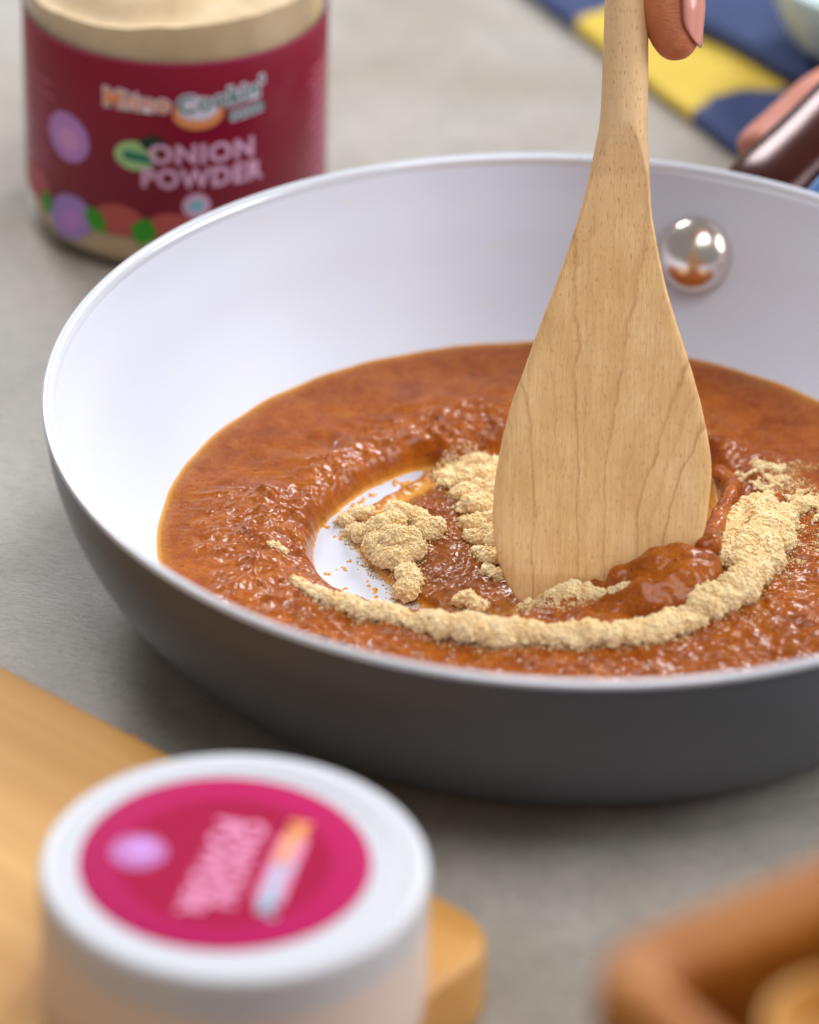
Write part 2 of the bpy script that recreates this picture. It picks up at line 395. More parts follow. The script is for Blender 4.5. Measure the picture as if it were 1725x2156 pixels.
lump3 = 1 - smoothstep(0, .7, worley2(X * 7.5 + warp[..., 0], Y * 8.5 + warp[..., 1], 12)); mid = fbm(P3 * 1.8 + 31, 2); fine = fbm(P3 * 7 + 11, 3, .55)
lft = smoothstep(-1, -5, X)
rough = smoothstep(8.0 + lft, 6.2 + lft, r + .8 * big) * (1 - .55 * smoothstep(5.5, 8, Y))
back = smoothstep(7.4, 5.9, r)
rough = np.where(Y > 2, rough * (.12 + .88 * back), rough)
H = 1.22 + .03 * smoothstep(8, 9.3, r)
W3 = np.stack([warp[..., 0], warp[..., 1], Z0], -1); an = np.array([.8, 1.25, 1])
rid1 = 1 - 2 * np.abs(perlin(W3 * an * 1.9 + 61)); rid2 = 1 - 2 * np.abs(perlin(W3 * an * 4.3 + 83)); patchy2 = smoothstep(-.2, .3, fbm(P3 * 1.4 + 91, 2))
patchy = smoothstep(-.25, .35, fbm(P3 * .8 + 55, 2))
H = H + .07 * big * smoothstep(9.2, 7, r) + .80 * rough * (.14 * lump * patchy * np.clip(big * 1.6 + .45, 0, 1) + .06 * mid + .07 * lump2 * np.clip(mid + .5, 0, 1) + .085 * rid1 * (.35 + .65 * patchy) + .052 * rid2 * (.4 + .6 * patchy2) + .035 * lump3 * patchy2 + .016 * fine) + .004 * fine
inb = smoothstep(.04, .62, blur(cres | pud, cell_s(.20)))
ridge = np.exp(-((cw - .16) / .12) ** 2)
slope = smoothstep(.0, .62, blur(cres | pud, cell_s(.95)))
H = H + .05 * ridge * (1 - pb) - .62 * slope
H = np.maximum(H, FLOOR + .10)
inn = smoothstep(.55, 1.0, blur(pud, cell_s(.55)))
hp_ = FLOOR + .045 + .30 * inn + (.012 + .05 * inn) * (lump2 + mid) + .025 * fine
H = H * (1 - inb) + hp_ * inb
film = FLOOR - .05 + .10 * smoothstep(.38, .52, fbm(P3 * 2.9 + 71, 4, .65) + .25 * (blur(cres, cell_s(.5)) < .45)) * smoothstep(.25, .5, fine * .5 + .5)
H = H * (1 - C) + film * C
zp = wall_z(r); H = blur(H, .75) + .018 * fbm(P3 * .7 + 44, 2) * smoothstep(7.5, 9, r); depth = np.clip(H - zp, 0, 2)
keep = (r < 9.7)
SAUCE_H = H.copy()
def sauce_h(x, y):
    i = np.clip(((np.asarray(x) + R0) / cell).astype(int), 0, n - 1); j = np.clip(((np.asarray(y) + R0) / cell).astype(int), 0, n - 1)
    return np.maximum(SAUCE_H[i, j], FLOOR)
idx = np.full(X.shape, -1, np.int64); idx[keep] = np.arange(keep.sum())
q = np.stack([idx[:-1, :-1], idx[1:, :-1], idx[1:, 1:], idx[:-1, 1:]], -1).reshape(-1, 4); q = q[(q >= 0).all(1)]
V = np.stack([X[keep], Y[keep], H[keep]], -1)
sauce = mk('curry_sauce', V, q, MT['sauce'], attrs={'depth': depth[keep], 'puddle_dark': (smoothstep(.5, 1, blur(pud, cell_s(.45))) * (.5 + .5 * smoothstep(-.2, .3, big)))[keep]})
tag(sauce, 'thick orange brown curry sauce spread glossy and lumpy across the pan', 'sauce')

# ------------------------------------------------------------------ blobs: unions of balls, then one skin
def ico(sub):
    import bmesh
    bm = bmesh.new(); bmesh.ops.create_icosphere(bm, subdivisions=sub, radius=1)
    V = np.array([v.co for v in bm.verts]); F = np.array([[v.index for v in f.verts] for f in bm.faces]); bm.free(); return V, F
ICO1, ICO2, ICO3 = ico(1), ico(2), ico(3)
def balls(C, R, base=ICO2, squash=1.):
    C = np.asarray(C, float); R = np.asarray(R, float); bv, bf = base; k = len(bv)
    V = (C[:, None] + bv[None] * (R[:, None, None] * np.array([1, 1, squash]))).reshape(-1, 3)
    F = (bf[None] + (np.arange(len(C)) * k)[:, None, None]).reshape(-1, 3); return V, F
def chain(nodes, step=.45, jit=.25):   # nodes: (point, radius)
    C, R = [], []
    for (p, r_), (q_, s_) in zip(nodes[:-1], nodes[1:]):
        p, q_ = np.array(p, float), np.array(q_, float); L = np.linalg.norm(q_ - p); m = max(1, int(L / (step * min(r_, s_))))
        for k in range(m):
            t = k / m; rr = r_ + (s_ - r_) * t
            C.append(p + (q_ - p) * t + RNG.normal(size=3) * jit * rr * [1, 1, .6]); R.append(rr * RNG.uniform(1 - jit * .8, 1 + jit * .6))
    C.append(np.array(nodes[-1][0], float)); R.append(nodes[-1][1]); return np.array(C), np.array(R)
def skin(V, F, voxel, smooth_it=0):
    me = bpy.data.meshes.new('tmp'); me.from_pydata([tuple(v * S) for v in V], [], [tuple(f) for f in F]); me.update()
    o = bpy.data.objects.new('tmp', me); sc.collection.objects.link(o)
    md = o.modifiers.new('r', 'REMESH'); md.mode = 'VOXEL'; md.voxel_size = voxel * S; md.adaptivity = 0
    if smooth_it:
        ms = o.modifiers.new('s', 'SMOOTH'); ms.iterations = smooth_it; ms.factor = .5
    dg = bpy.context.evaluated_depsgraph_get(); ev = o.evaluated_get(dg); em = ev.to_mesh()
    v = np.zeros(len(em.vertices) * 3); em.vertices.foreach_get('co', v); v = v.reshape(-1, 3) / S
    nr = np.zeros(len(em.vertices) * 3, np.float32); em.vertices.foreach_get('normal', nr); nr = nr.reshape(-1, 3)
    li = np.zeros(len(em.loops), np.int32); em.loops.foreach_get('vertex_index', li)
    lt = np.zeros(len(em.polygons), np.int32); em.polygons.foreach_get('loop_total', lt); ls = np.zeros(len(em.polygons), np.int32); em.polygons.foreach_get('loop_start', ls)
    Fs = [li[ls[lt == k][:, None] + np.arange(k)] for k in (3, 4)]
    ev.to_mesh_clear(); bpy.data.objects.remove(o); bpy.data.meshes.remove(me)
    return v, nr, [f for f in Fs if len(f)]
def crumbs(P, size, base=ICO1):       # irregular little lumps at the points P
    bv, bf = base; m = len(P); k = len(bv)
    jit = 1 + RNG.uniform(-.35, .35, (m, k, 1)); A = RNG.normal(size=(m, 3, 3)); Q, _ = np.linalg.qr(A)
    V = np.einsum('mij,kj->mki', Q, bv) * jit * np.asarray(size)[:, None, None] * (1 + RNG.uniform(-.3, .3, (m, 1, 3)))
    V = (V + P[:, None]).reshape(-1, 3); F = (bf[None] + (np.arange(m) * k)[:, None, None]).reshape(-1, 3); return V, F
def powder(name, chains, label, group=None, voxel=.032, amp=1., ncr=1500, squash=.9, extra=None, wetk=1.):
    C = np.vstack([c for c, _ in chains]); R = np.concatenate([r_ for _, r_ in chains])
    V, F = balls(C, R, ICO2, squash); v, nr, Fs = skin(V, F, voxel, 5)
    d = .05 * fbm(v * 3.0, 2) + .014 * fbm(v * 8 + 4, 3, .7) + .024 * np.abs(fbm(v * 4.5 + 40, 2))
    v2 = v + nr * (d * amp)[:, None]
    k = RNG.choice(len(v2), min(ncr, len(v2)), replace=False); sz = .016 + .032 * RNG.random(len(k)) ** 2.5
    nz = nr[k, 2] > -.5; k, sz = k[nz], sz[nz]
    cv, cf = crumbs(v2[k] + nr[k] * (sz * .3)[:, None], sz)
    big_ = RNG.choice(len(v2), max(6, ncr // 26), replace=False); sb = .04 + .06 * RNG.random(len(big_)) ** 2
    bv, bf = crumbs(v2[big_] - nr[big_] * (sb * .25)[:, None], sb, ICO2)
    parts = [(cv, cf), (bv, bf)]
    # grains fallen round the foot
    m = int(ncr * .7); kk = RNG.integers(0, len(C), m); a_ = RNG.random(m) * 6.283; rr = R[kk] * (.85 + 1.1 * RNG.random(m) ** 2.2)
    gx, gy = C[kk, 0] + rr * np.cos(a_), C[kk, 1] + rr * np.sin(a_); s3 = .012 + .02 * RNG.random(m) ** 2
    parts.append(crumbs(np.stack([gx, gy, sauce_h(gx, gy) + s3 * .4], -1), s3))
    if extra is not None: parts.append(extra)
    off = len(v2); VV = [v2]; FF = list(Fs)
    for pv, pf in parts: VV.append(pv); FF.append(pf + off); off += len(pv)
    VV = np.vstack(VV); hh = VV[:, 2] - sauce_h(VV[:, 0], VV[:, 1])
    wet = smoothstep(.06, -.04, hh + .08 * fbm(VV * 4, 2)) * .95 * wetk
    o = mk(name, VV, FF, MT['powder'], attrs={'wet': wet})
    tag(o, label, 'powder', group, 'stuff'); return o
def on(px, py, up=0., R=.2):           # a ball resting on the sauce, seen at px,py
    z = 1.0
    for _ in range(4):
        p = at(px, py, z); z = float(sauce_h(p[0], p[1])) + R * .35 + up
    return at(px, py, z)
def pch(nodes, **kw): kw.setdefault('jit', .24); return chain([(on(x, y, u_, r_), r_) for x, y, r_, u_ in nodes], **kw)
GP = 'heaps of pale onion powder lying on the sauce'
# long curved ridge along the front
powder('onion_powder', [pch([(618, 1218, .06, 0), (650, 1238, .10, 0), (690, 1256, .15, 0), (745, 1278, .19, .02), (800, 1290, .22, .02), (870, 1304, .24, .02), (930, 1315, .28, .03), (990, 1325, .33, .04), (1060, 1333, .34, .05), (1110, 1334, .31, .04), (1170, 1338, .28, .03), (1240, 1340, .28, .04), (1310, 1338, .27, .04), (1380, 1326, .29, .05), (1440, 1308, .31, .05), (1495, 1280, .34, .06), (1540, 1248, .36, .06), (1575, 1212, .38, .06)]),
    pch([(1010, 1340, .20, -.02), (1060, 1350, .22, -.02), (1100, 1348, .2, -.02)]), pch([(1180, 1345, .2, -.02), (1225, 1352, .2, -.02)]), pch([(1395, 1325, .26, .02), (1440, 1318, .27, .0)]), pch([(960, 1266, .12, .04), (990, 1262, .15, .06), (1015, 1280, .12, .02)])],
    'long curved ridge of onion powder along the front of the sauce', GP, ncr=12000, squash=.85)
# heap at the right end of the ridge
powder('onion_powder', [pch([(1575, 1215, .38, .05), (1605, 1175, .42, .08), (1620, 1130, .42, .08), (1608, 1090, .36, .04), (1580, 1070, .28, .02)]), pch([(1560, 1190, .3, .1), (1548, 1150, .26, .1), (1540, 1120, .22, .1), (1552, 1085, .24, .08)]), pch([(1590, 1130, .4, .12), (1580, 1170, .4, .12)]), pch([(1528, 1175, .24, .06), (1522, 1140, .24, .08), (1535, 1105, .26, .08), (1560, 1080, .26, .04)]), pch([(1640, 1150, .3, 0), (1655, 1115, .28, -.02), (1640, 1085, .26, -.03)]), pch([(1655, 1078, .16, -.06), (1690, 1066, .18, -.07), (1725, 1062, .16, -.07), (1760, 1066, .14, -.07)]), pch([(1650, 1100, .2, -.02), (1670, 1085, .16, -.04)])],
    'broad heap of onion powder right of the spatula', GP, ncr=6500)
# clump standing at the bare white crescent
powder('onion_powder', [pch([(732, 1100, .17, .02), (745, 1082, .16, .05), (775, 1078, .14, .08)]), pch([(742, 1118, .15, .0), (775, 1125, .24, .08), (810, 1115, .28, .14), (835, 1088, .27, .2), (862, 1080, .24, .2), (880, 1092, .2, .12), (888, 1112, .16, .04)]), pch([(800, 1140, .28, .1), (835, 1140, .33, .14), (862, 1135, .28, .12), (866, 1165, .26, .06)]), pch([(790, 1165, .2, .04), (815, 1168, .26, .06), (845, 1178, .28, .05)]), pch([(852, 1205, .25, .04), (864, 1218, .25, .02), (850, 1236, .27, .0), (854, 1250, .2, -.04)])],
    'crumbly clump of onion powder beside the bare white crescent', GP, ncr=6500, voxel=.028)
powder('onion_powder', [pch([(898, 1112, .15, .05), (915, 1108, .2, .1), (908, 1125, .16, .04)])],
    'small round crumb of onion powder right of the clump', GP, ncr=700, voxel=.024)
# flat drift behind the spatula
dr = []
for l_ in ([(925, 1003, .16, -.05), (960, 985, .22, -.05), (1010, 978, .24, -.04), (1080, 985, .24, 0)], [(945, 1018, .2, -.05), (985, 1005, .26, -.03), (1040, 1000, .26, -.03), (1100, 1010, .26, 0)], [(960, 1040, .2, -.04), (1000, 1035, .28, -.02), (1050, 1030, .3, -.02), (1100, 1045, .3, 0)], [(978, 1068, .2, -.03), (1015, 1066, .30, 0), (1060, 1070, .3, 0)], [(985, 1098, .2, -.03), (1020, 1102, .28, 0), (1060, 1105, .3, 0)], [(990, 1128, .17, -.03), (1020, 1135, .26, 0), (1060, 1140, .28, 0)], [(1005, 1160, .14, -.04), (1030, 1172, .2, -.02), (1060, 1175, .22, 0)], [(1022, 1200, .11, -.04), (1050, 1215, .14, -.02)]):
    dr.append(pch(l_, step=.35))
powder('onion_powder', dr, 'flat drift of onion powder tucked behind the spatula', GP, ncr=5500, squash=.75)
powder('onion_powder', [pch([(570, 1145, .05, -.02), (585, 1152, .07, -.01), (600, 1163, .06, -.03)])], 'tiny pale fleck of onion powder on the left of the sauce', GP, ncr=260, voxel=.02, amp=.6)
# thin dusting at the far right
m = 4200; Pd = []
poly = PX([(1545, 985), (1600, 965), (1650, 985), (1665, 1010), (1640, 1040), (1725, 1040), (1780, 1050), (1780, 1110), (1650, 1110), (1600, 1060), (1560, 1060), (1590, 1030), (1560, 1010)], 1.2); pa = np.array(poly)[:, :2]
qx = RNG.uniform(pa[:, 0].min(), pa[:, 0].max(), m * 6); qy = RNG.uniform(pa[:, 1].min(), pa[:, 1].max(), m * 6)
den = fbm(np.stack([qx * 3.2, qy * 3.2, qx * 0], -1) + 7, 3); kk = inpoly(qx, qy, pa) & (den > .0 + .5 * RNG.random(len(qx))); qx, qy = qx[kk][:m], qy[kk][:m]
s3 = .018 + .035 * RNG.random(len(qx)) ** 2
pa2 = np.array(PX([(1440, 1290), (1500, 1080), (1560, 1000), (1640, 960), (1780, 1000), (1780, 1130), (1700, 1180), (1640, 1280), (1560, 1340)], 1.2))[:, :2]
q2x = RNG.uniform(pa2[:, 0].min(), pa2[:, 0].max(), 16000); q2y = RNG.uniform(pa2[:, 1].min(), pa2[:, 1].max(), 16000); d2_ = fbm(np.stack([q2x * 1.2, q2y * 1.2, q2x * 0], -1) + 19, 3)
k2 = inpoly(q2x, q2y, pa2) & (d2_ > -.1 + .6 * RNG.random(16000)); q2x, q2y = q2x[k2][:3500], q2y[k2][:3500]
qx = np.concatenate([qx, q2x]); qy = np.concatenate([qy, q2y]); s3 = np.concatenate([s3, .011 + .014 * RNG.random(len(q2x)) ** 2])
ex = crumbs(np.stack([qx, qy, sauce_h(qx, qy) + s3 * .5], -1), s3)
powder('onion_powder', [pch([(1590, 985, .06, -.03), (1600, 980, .08, -.03)]), pch([(1620, 984, .09, -.04), (1634, 994, .07, -.04)])], 'thin dusting of onion powder at the far right of the sauce', GP, ncr=500, amp=.6, extra=ex, wetk=.8)

# ------------------------------------------------------------------ wooden spatula
T0 = at(1210, 1278, .62); LEAN = 0.60
Lv = np.array([0, math.sin(LEAN), math.cos(LEAN)]); Uv = np.array([1., 0, 0]); Nv = np.cross(Uv, Lv)   # Nv faces the camera
def on_plane(px, py):
    d = ray(px, py); t = np.dot(T0 - CAM, Nv) / np.dot(d, Nv); q_ = CAM + t * d - T0
    return np.dot(q_, Uv), np.dot(q_, Lv)
LE = np.array([(2422, -120), (2420, 0), (2415, 148), (2407, 370), (2400, 503), (2386, 563), (2366, 666), (2333, 800), (2322, 848), (2265, 1022), (2201, 1196), (2159, 1300), (2104, 1460), (2044, 1619), (2004, 1779), (1977, 1939), (1970, 2098), (1980, 2178), (1998, 2258), (2030, 2338), (2066, 2394), (2110, 2430), (2180, 2452)], float) / 1.9
RE = np.array([(2592, -120), (2593, 0), (2594, 148), (2594, 370), (2591, 503), (2592, 563), (2598, 666), (2606, 853), (2636, 1023), (2666, 1160), (2709, 1300), (2761, 1460), (2806, 1619), (2838, 1779), (2848, 1859), (2845, 1939), (2826, 2098), (2800, 2200), (2760, 2290), (2690, 2370), (2600, 2425), (2500, 2448)], float) / 1.9
lu = np.array([on_plane(*p) for p in LE])[::-1]; ru = np.array([on_plane(*p) for p in RE])[::-1]
vmax = min(lu[:, 1].max(), ru[:, 1].max()); vmin = max(lu[:, 1].min(), ru[:, 1].min())
nv = 260; vs = np.concatenate([vmin + (vmax - vmin) * np.linspace(0, 1, nv), vmax + np.linspace(.6, 14, 24)])
def sm(A, k=4):
    A = np.concatenate([np.full(k, A[0]), A, np.full(k, A[-1])]); return np.convolve(A, np.ones(2 * k + 1) / (2 * k + 1), 'valid')
L_ = np.interp(vs, lu[:, 1], lu[:, 0]); R_ = np.interp(vs, ru[:, 1], ru[:, 0]); L_[14:nv] = sm(L_, 5)[14:nv]; R_[14:nv] = sm(R_, 5)[14:nv]
vh = on_plane(1300, 300)[1]; vb = on_plane(1300, 460)[1]; tt = smoothstep(vb - 3.0, vh, vs)
halfw = (R_ - L_) / 2; cen = (R_ + L_) / 2
th = (.24 + .30 * tt); nexp = 5.0 - 2.8 * tt
th = th * (1 - .65 * smoothstep(1.2, 0, vs - vmin))
phi = np.arange(72) / 72 * 2 * math.pi
cp, sp_ = np.cos(phi), np.sin(phi)
U = cen[:, None] + halfw[:, None] * np.sign(cp) * np.abs(cp) ** (2 / nexp[:, None])
Wd = th[:, None] * np.sign(sp_) * np.abs(sp_) ** (2 / nexp[:, None])
v_a, v_b = on_plane(1300, 372)[1], on_plane(1300, 235)[1]
cut = np.interp(vs, [v_a - 3, v_a, v_b], [.20, .27, .60])
Wd = np.where(Wd > 0, np.minimum(Wd, cut[:, None] + 0 * Wd), Wd)
Wd = Wd + .015 * fbm(np.stack([U * .6, np.broadcast_to(vs[:, None], U.shape) * .35, U * 0], -1), 2)
V = T0 + U[..., None] * Uv + vs[:, None, None] * Lv + Wd[..., None] * Nv
Vf = V.reshape(-1, 3); nr_, na = V.shape[:2]
i = np.arange(nr_ - 1)[:, None] * na; j = np.arange(na)[None]; j2 = (j + 1) % na
F = [np.stack([i + j, i + j2, i + na + j2, i + na + j], -1).reshape(-1, 4)]
cb_ = len(Vf); Vf = np.vstack([Vf, V[0].mean(0), V[-1].mean(0)]); qj = np.arange(na); F.append(np.stack([np.full(na, cb_), (qj + 1) % na, qj], -1)); F.append(np.stack([np.full(na, cb_ + 1), (nr_ - 1) * na + qj, (nr_ - 1) * na + (qj + 1) % na], -1))
u0 = on_plane(2395 / 1.9, 1100)[0]; h0 = on_plane(1260, 1146)[1]
Fg = np.linspace(-3, 3, 200); kq = np.interp(Fg, [-3, -1.44, -.5, .1, .92, 1.5, 3], [-.06, -.031, -.007, .015, .063, .125, .2])
ring = np.zeros_like(U)
for k_ in range(nr_):
    h_ = min(max(vs[k_] - h0, 0), 7.5); ring[k_] = np.interp(U[k_] - u0, np.maximum.accumulate(Fg + kq * h_ * h_ + np.arange(200) * 1e-6), Fg)
ringf = np.append(ring.ravel(), [0, 0]); hf = np.append(np.broadcast_to((vs[:, None] - vmin) / (vmax - vmin), U.shape).ravel(), [0, 1])
uvf = np.vstack([np.stack([U + Wd * .3, np.broadcast_to(vs[:, None], U.shape)], -1).reshape(-1, 2), [[0, 0], [0, 0]]])
tag(mk('wooden_spatula', Vf, F, MT['wood'], attrs={'ring': ringf, 'height': hf}, uv=uvf), 'pale wooden spatula held upright with its blade in the sauce', 'spatula')
def spat(px, py, out=0.): u_, v_ = on_plane(px, py); return T0 + u_ * Uv + v_ * Lv + Nv * (.22 + out)

# sauce pushed up against the blade
def sblob(name, chains, amp=1., voxel=.045, sm_=14):
    C = np.vstack([c for c, _ in chains]); R = np.concatenate([r_ for _, r_ in chains]); V, F = balls(C, R, ICO2)
    v, nr, Fs = skin(V, F, voxel, sm_); v = v + nr * (.05 * fbm(v * 1.5 + 2, 2) + .006 * fbm(v * 6, 2))[:, None] * amp
    return mk(name, v, Fs, MT['sauce'], sauce, attrs={'depth': np.full(len(v), 1.0)})
sblob('sauce_mound', [chain([(spat(1262, 1262, .1), .22), (spat(1310, 1222, .16), .36), (spat(1370, 1200, .22), .46), (spat(1430, 1192, .22), .50), (spat(1478, 1196, .15), .48)], jit=.1),
    chain([(spat(1250, 1292, .5), .30), (spat(1320, 1272, .6), .46), (spat(1400, 1250, .7), .55), (spat(1455, 1230, .6), .56), (spat(1482, 1215, .3), .45)], jit=.1),
    chain([(spat(1230, 1310, .8), .25), (spat(1320, 1300, .9), .4), (spat(1420, 1275, .9), .4), (spat(1475, 1240, .6), .38)], jit=.1)])
sblob('sauce_curl', [chain([(on(1490, 1150, .5, .2), .26), (on(1505, 1110, .40, .2), .22), (on(1525, 1070, .36, .2), .19), (on(1540, 1035, .32, .2), .17), (on(1535, 1008, .22, .2), .17), (on(1505, 990, .1, .2), .2)], jit=.12),
    chain([(on(1490, 1160, .1, .2), .3), (on(1512, 1115, .1, .2), .28), (on(1535, 1065, .08, .2), .24), (on(1548, 1025, .05, .2), .2)], jit=.1)])
# powder caught along the foot of the blade
powder('onion_powder', [chain([(spat(1098, 1282, .12), .10), (spat(1125, 1280, .2), .15), (spat(1165, 1266, .25), .2), (spat(1200, 1256, .28), .23), (spat(1235, 1252, .3), .2), (spat(1270, 1258, .5), .13), (spat(1310, 1247, .75), .10), (spat(1345, 1230, .8), .08)]), chain([(spat(1125, 1295, .3), .18), (spat(1165, 1292, .5), .22), (spat(1210, 1286, .6), .22)])],
    'powder pushed up along the foot of the spatula blade', GP, ncr=3500, wetk=.5)
# a few grains stuck on the neck of the spatula
ck = []
for _ in range(26): ck.append(spat(1352 + RNG.normal() * 8, 432 + RNG.normal() * 5, .01))
cv, cf = crumbs(np.array(ck), .012 + .02 * RNG.random(26) ** 2)
tag(mk('powder_grains', cv, cf, MT['powder'], attrs={'wet': np.full(len(cv), .1)}), 'few grains of powder stuck to the spatula neck', 'powder grains', kind='stuff')

# ------------------------------------------------------------------ hands
def finger_balls(nodes): 
    C, R = [], []
    for (p, r_), (q_, s_) in zip(nodes[:-1], nodes[1:]):
        p, q_ = np.array(p, float), np.array(q_, float); m = max(2, int(np.linalg.norm(q_ - p) / .12))
        for k in range(m): t = k / m; C.append(p + (q_ - p) * t); R.append(r_ + (s_ - r_) * t)
    C.append(np.array(nodes[-1][0], float)); R.append(nodes[-1][1]); return np.array(C), np.array(R)
hand = empty('hand', tuple(spat(1400, -60))); tag(hand, 'hand gripping the wooden spatula, one fingertip with nail in view', 'hand')
def hp3(px, py, out): return spat(px, py, out - .22)
fing = [[(hp3(1421, 80, .15), .58), (hp3(1411, 40, .13), .66), (hp3(1408, -10, .1), .71), (hp3(1412, -60, .05), .74), (hp3(1440, -150, -.1), .80), (hp3(1500, -260, -.5), .82), (hp3(1600, -340, -1.2), .9)],
    [(hp3(1290, -60, -.95), .58), (hp3(1350, -90, -1.15), .66), (hp3(1440, -120, -1.6), .72), (hp3(1560, -220, -2.2), .82), (hp3(1700, -330, -2.4), .9)],
    [(hp3(1260, -200, -.6), .58), (hp3(1330, -210, -1.2), .68), (hp3(1440, -240, -1.9), .76), (hp3(1570, -320, -2.6), .86), (hp3(1720, -420, -2.6), .92)],
    [(hp3(1255, -330, -.6), .56), (hp3(1330, -335, -1.2), .66), (hp3(1440, -360, -1.9), .74), (hp3(1580, -430, -2.6), .84), (hp3(1730, -510, -2.6), .9)],
    [(hp3(1262, -450, -.6), .48), (hp3(1330, -450, -1.1), .56), (hp3(1440, -470, -1.8), .64), (hp3(1590, -530, -2.5), .76), (hp3(1730, -600, -2.5), .85)]]
C = []; R = []
for fb in fing: c_, r_ = finger_balls(fb); C.append(c_); R.append(r_)
for a_, b_ in ((1, 2), (2, 3), (3, 4)):
    c_, r_ = finger_balls([(fing[a_][-1][0], .95), (fing[b_][-1][0], .95)]); C.append(c_); R.append(r_)
for k_ in range(5):
    c_, r_ = finger_balls([(fing[k_][-1][0], .95), (hp3(1830, -520, -2.2), 1.5), (hp3(2050, -640, -2.4), 2.0), (hp3(2400, -800, -2.5), 2.2)]); C.append(c_); R.append(r_)
V, F = balls(np.vstack(C), np.concatenate(R), ICO2); v, nr, Fs = skin(V, F, .09, 8)
v = v + nr * (.012 * fbm(v * np.array([1.5, 1.5, 4]), 3))[:, None]
body = mk('hand_skin', v, Fs, MT['skin'], hand)
# nail on the far right side of the fingertip: a curved plate following the finger
def nail(px0, py0, px1, py1, width, tipr, name, mat, parent, lift, arc0, arc1, out0):
    A = hp3(px0, py0, out0); B = hp3(px1, py1, out0); ax_ = (B - A); L = np.linalg.norm(ax_); ax_ /= L
    e1 = Uv - ax_ * np.dot(Uv, ax_); e1 /= np.linalg.norm(e1); e2 = np.cross(ax_, e1); 
    if np.dot(e2, Nv) < 0: e2 = -e2
    ss = np.linspace(0, 1, 22); aa = np.linspace(arc0, arc1, 18); Vn = []
    for s_ in ss:
        wdt = 1.0 if s_ < .62 else math.sqrt(max(0, 1 - ((s_ - .62) / .40) ** 2))
        wd0 = min(1, .55 + s_ * 2.2) ; rr = np.interp(s_, [0, .5, 1], tipr) + lift * math.sin(min(1, s_ * 3 + .2) * 1.57)
        am = (arc0 + arc1) / 2
        for a_ in aa:
            a2 = am + (a_ - am) * max(.1, wdt) * wd0
            Vn.append(A + ax_ * L * s_ + rr * (math.cos(a2) * e1 + math.sin(a2) * e2))
    Vn = np.array(Vn); n2 = len(aa); i = np.arange(len(ss) - 1)[:, None] * n2; j = np.arange(n2 - 1)[None]
    Fq = np.stack([i + j, i + n2 + j, i + n2 + j + 1, i + j + 1], -1).reshape(-1, 4)
    o = mk(name, Vn, Fq, mat, parent); md = o.modifiers.new('t', 'SOLIDIFY'); md.thickness = .0005; md.offset = -1
    return o
nail(1410, -40, 1420, 98, 1, (.735, .70, .55), 'nail_fold', MT['crease'], hand, .0, -1.0, 1.34, .12)
nail(1410, -45, 1420.5, 104, 1, (.735, .70, .565), 'fingernail', MT['nail'], hand, .014, -.95, 1.27, .12)

# the other hand round the pan handle, blurred at the back
hand2 = empty('hand', tuple(P[20])); tag(hand2, 'blurred hand holding the pan handle behind the pan', 'hand')
hn = hd / np.linalg.norm(hd); hup = np.cross(side, hn); hup = hup if hup[2] > 0 else -hup
def hh3(t, s_, u_): return hb + hd * t + side * s_ + hup * u_
C = []; R = []
for nodes in ([(at(1590, 305, 4.2), .50), (at(1640, 272, 4.2), .60), (at(1720, 215, 4.4), .75), (at(1850, 150, 4.2), .9), (at(2050, 60, 4), 1.3)],
    [(at(1735, 392, 4.2), .8), (at(1800, 330, 4.2), .95), (at(1950, 230, 4), 1.2), (at(2100, 110, 4), 1.4)],
    [(at(1760, 440, 3.2), .8), (at(1850, 370, 3.2), .95), (at(2000, 250, 4), 1.2), (at(2100, 110, 4), 1.4)],
    [(at(2050, 60, 4), 1.5), (at(2100, 110, 4), 1.6), (at(2300, -60, 5), 2.2)]):
    c_, r_ = finger_balls(nodes); C.append(c_); R.append(r_)
V, F = balls(np.vstack(C), np.concatenate(R), ICO2); v, nr, Fs = skin(V, F, .14, 5); mk('hand_skin', v, Fs, MT['skin2'], hand2)

# ------------------------------------------------------------------ text
def text_mesh(txt, size, bold=0., sx=1.):
    cu = bpy.data.curves.new('t', 'FONT'); cu.body = txt; cu.size = size; cu.offset = bold; cu.align_x = 'CENTER'; cu.align_y = 'CENTER'; cu.resolution_u = 3; cu.space_character = 1.1
    o = bpy.data.objects.new('t', cu); sc.collection.objects.link(o); dg = bpy.context.evaluated_depsgraph_get(); me = bpy.data.meshes.new_from_object(o.evaluated_get(dg))
    import bmesh
    bm = bmesh.new(); bm.from_mesh(me); bmesh.ops.triangulate(bm, faces=bm.faces[:]); 
    for _ in range(2):
        es = [e for e in bm.edges if e.calc_length() > .35]
        if es: bmesh.ops.subdivide_edges(bm, edges=es, cuts=1); bmesh.ops.triangulate(bm, faces=bm.faces[:])
    V = np.array([v.co for v in bm.verts]); F = np.array([[v.index for v in f.verts] for f in bm.faces]); bm.free()
    bpy.data.objects.remove(o); V[:, 0] *= sx
    return V[:, :2], F
def disc(cx, cy, rx, ry, rot=0, n=40, rings=4):
    V = [(0, 0)]; F = []
    for k in range(1, rings + 1):
        for a_ in np.arange(n) / n * 2 * math.pi: V.append((rx * k / rings * math.cos(a_), ry * k / rings * math.sin(a_)))
    for a_ in range(n): F.append((0, 1 + a_, 1 + (a_ + 1) % n))
    for k in range(rings - 1):
        for a_ in range(n):
            p, q_ = 1 + k * n + a_, 1 + k * n + (a_ + 1) % n; F.append((p, p + n, q_ + n)); F.append((p, q_ + n, q_))
    V = np.array(V); c_, s_ = math.cos(rot), math.sin(rot); V = V @ np.array([[c_, s_], [-s_, c_]]) + [cx, cy]; return V, np.array(F)
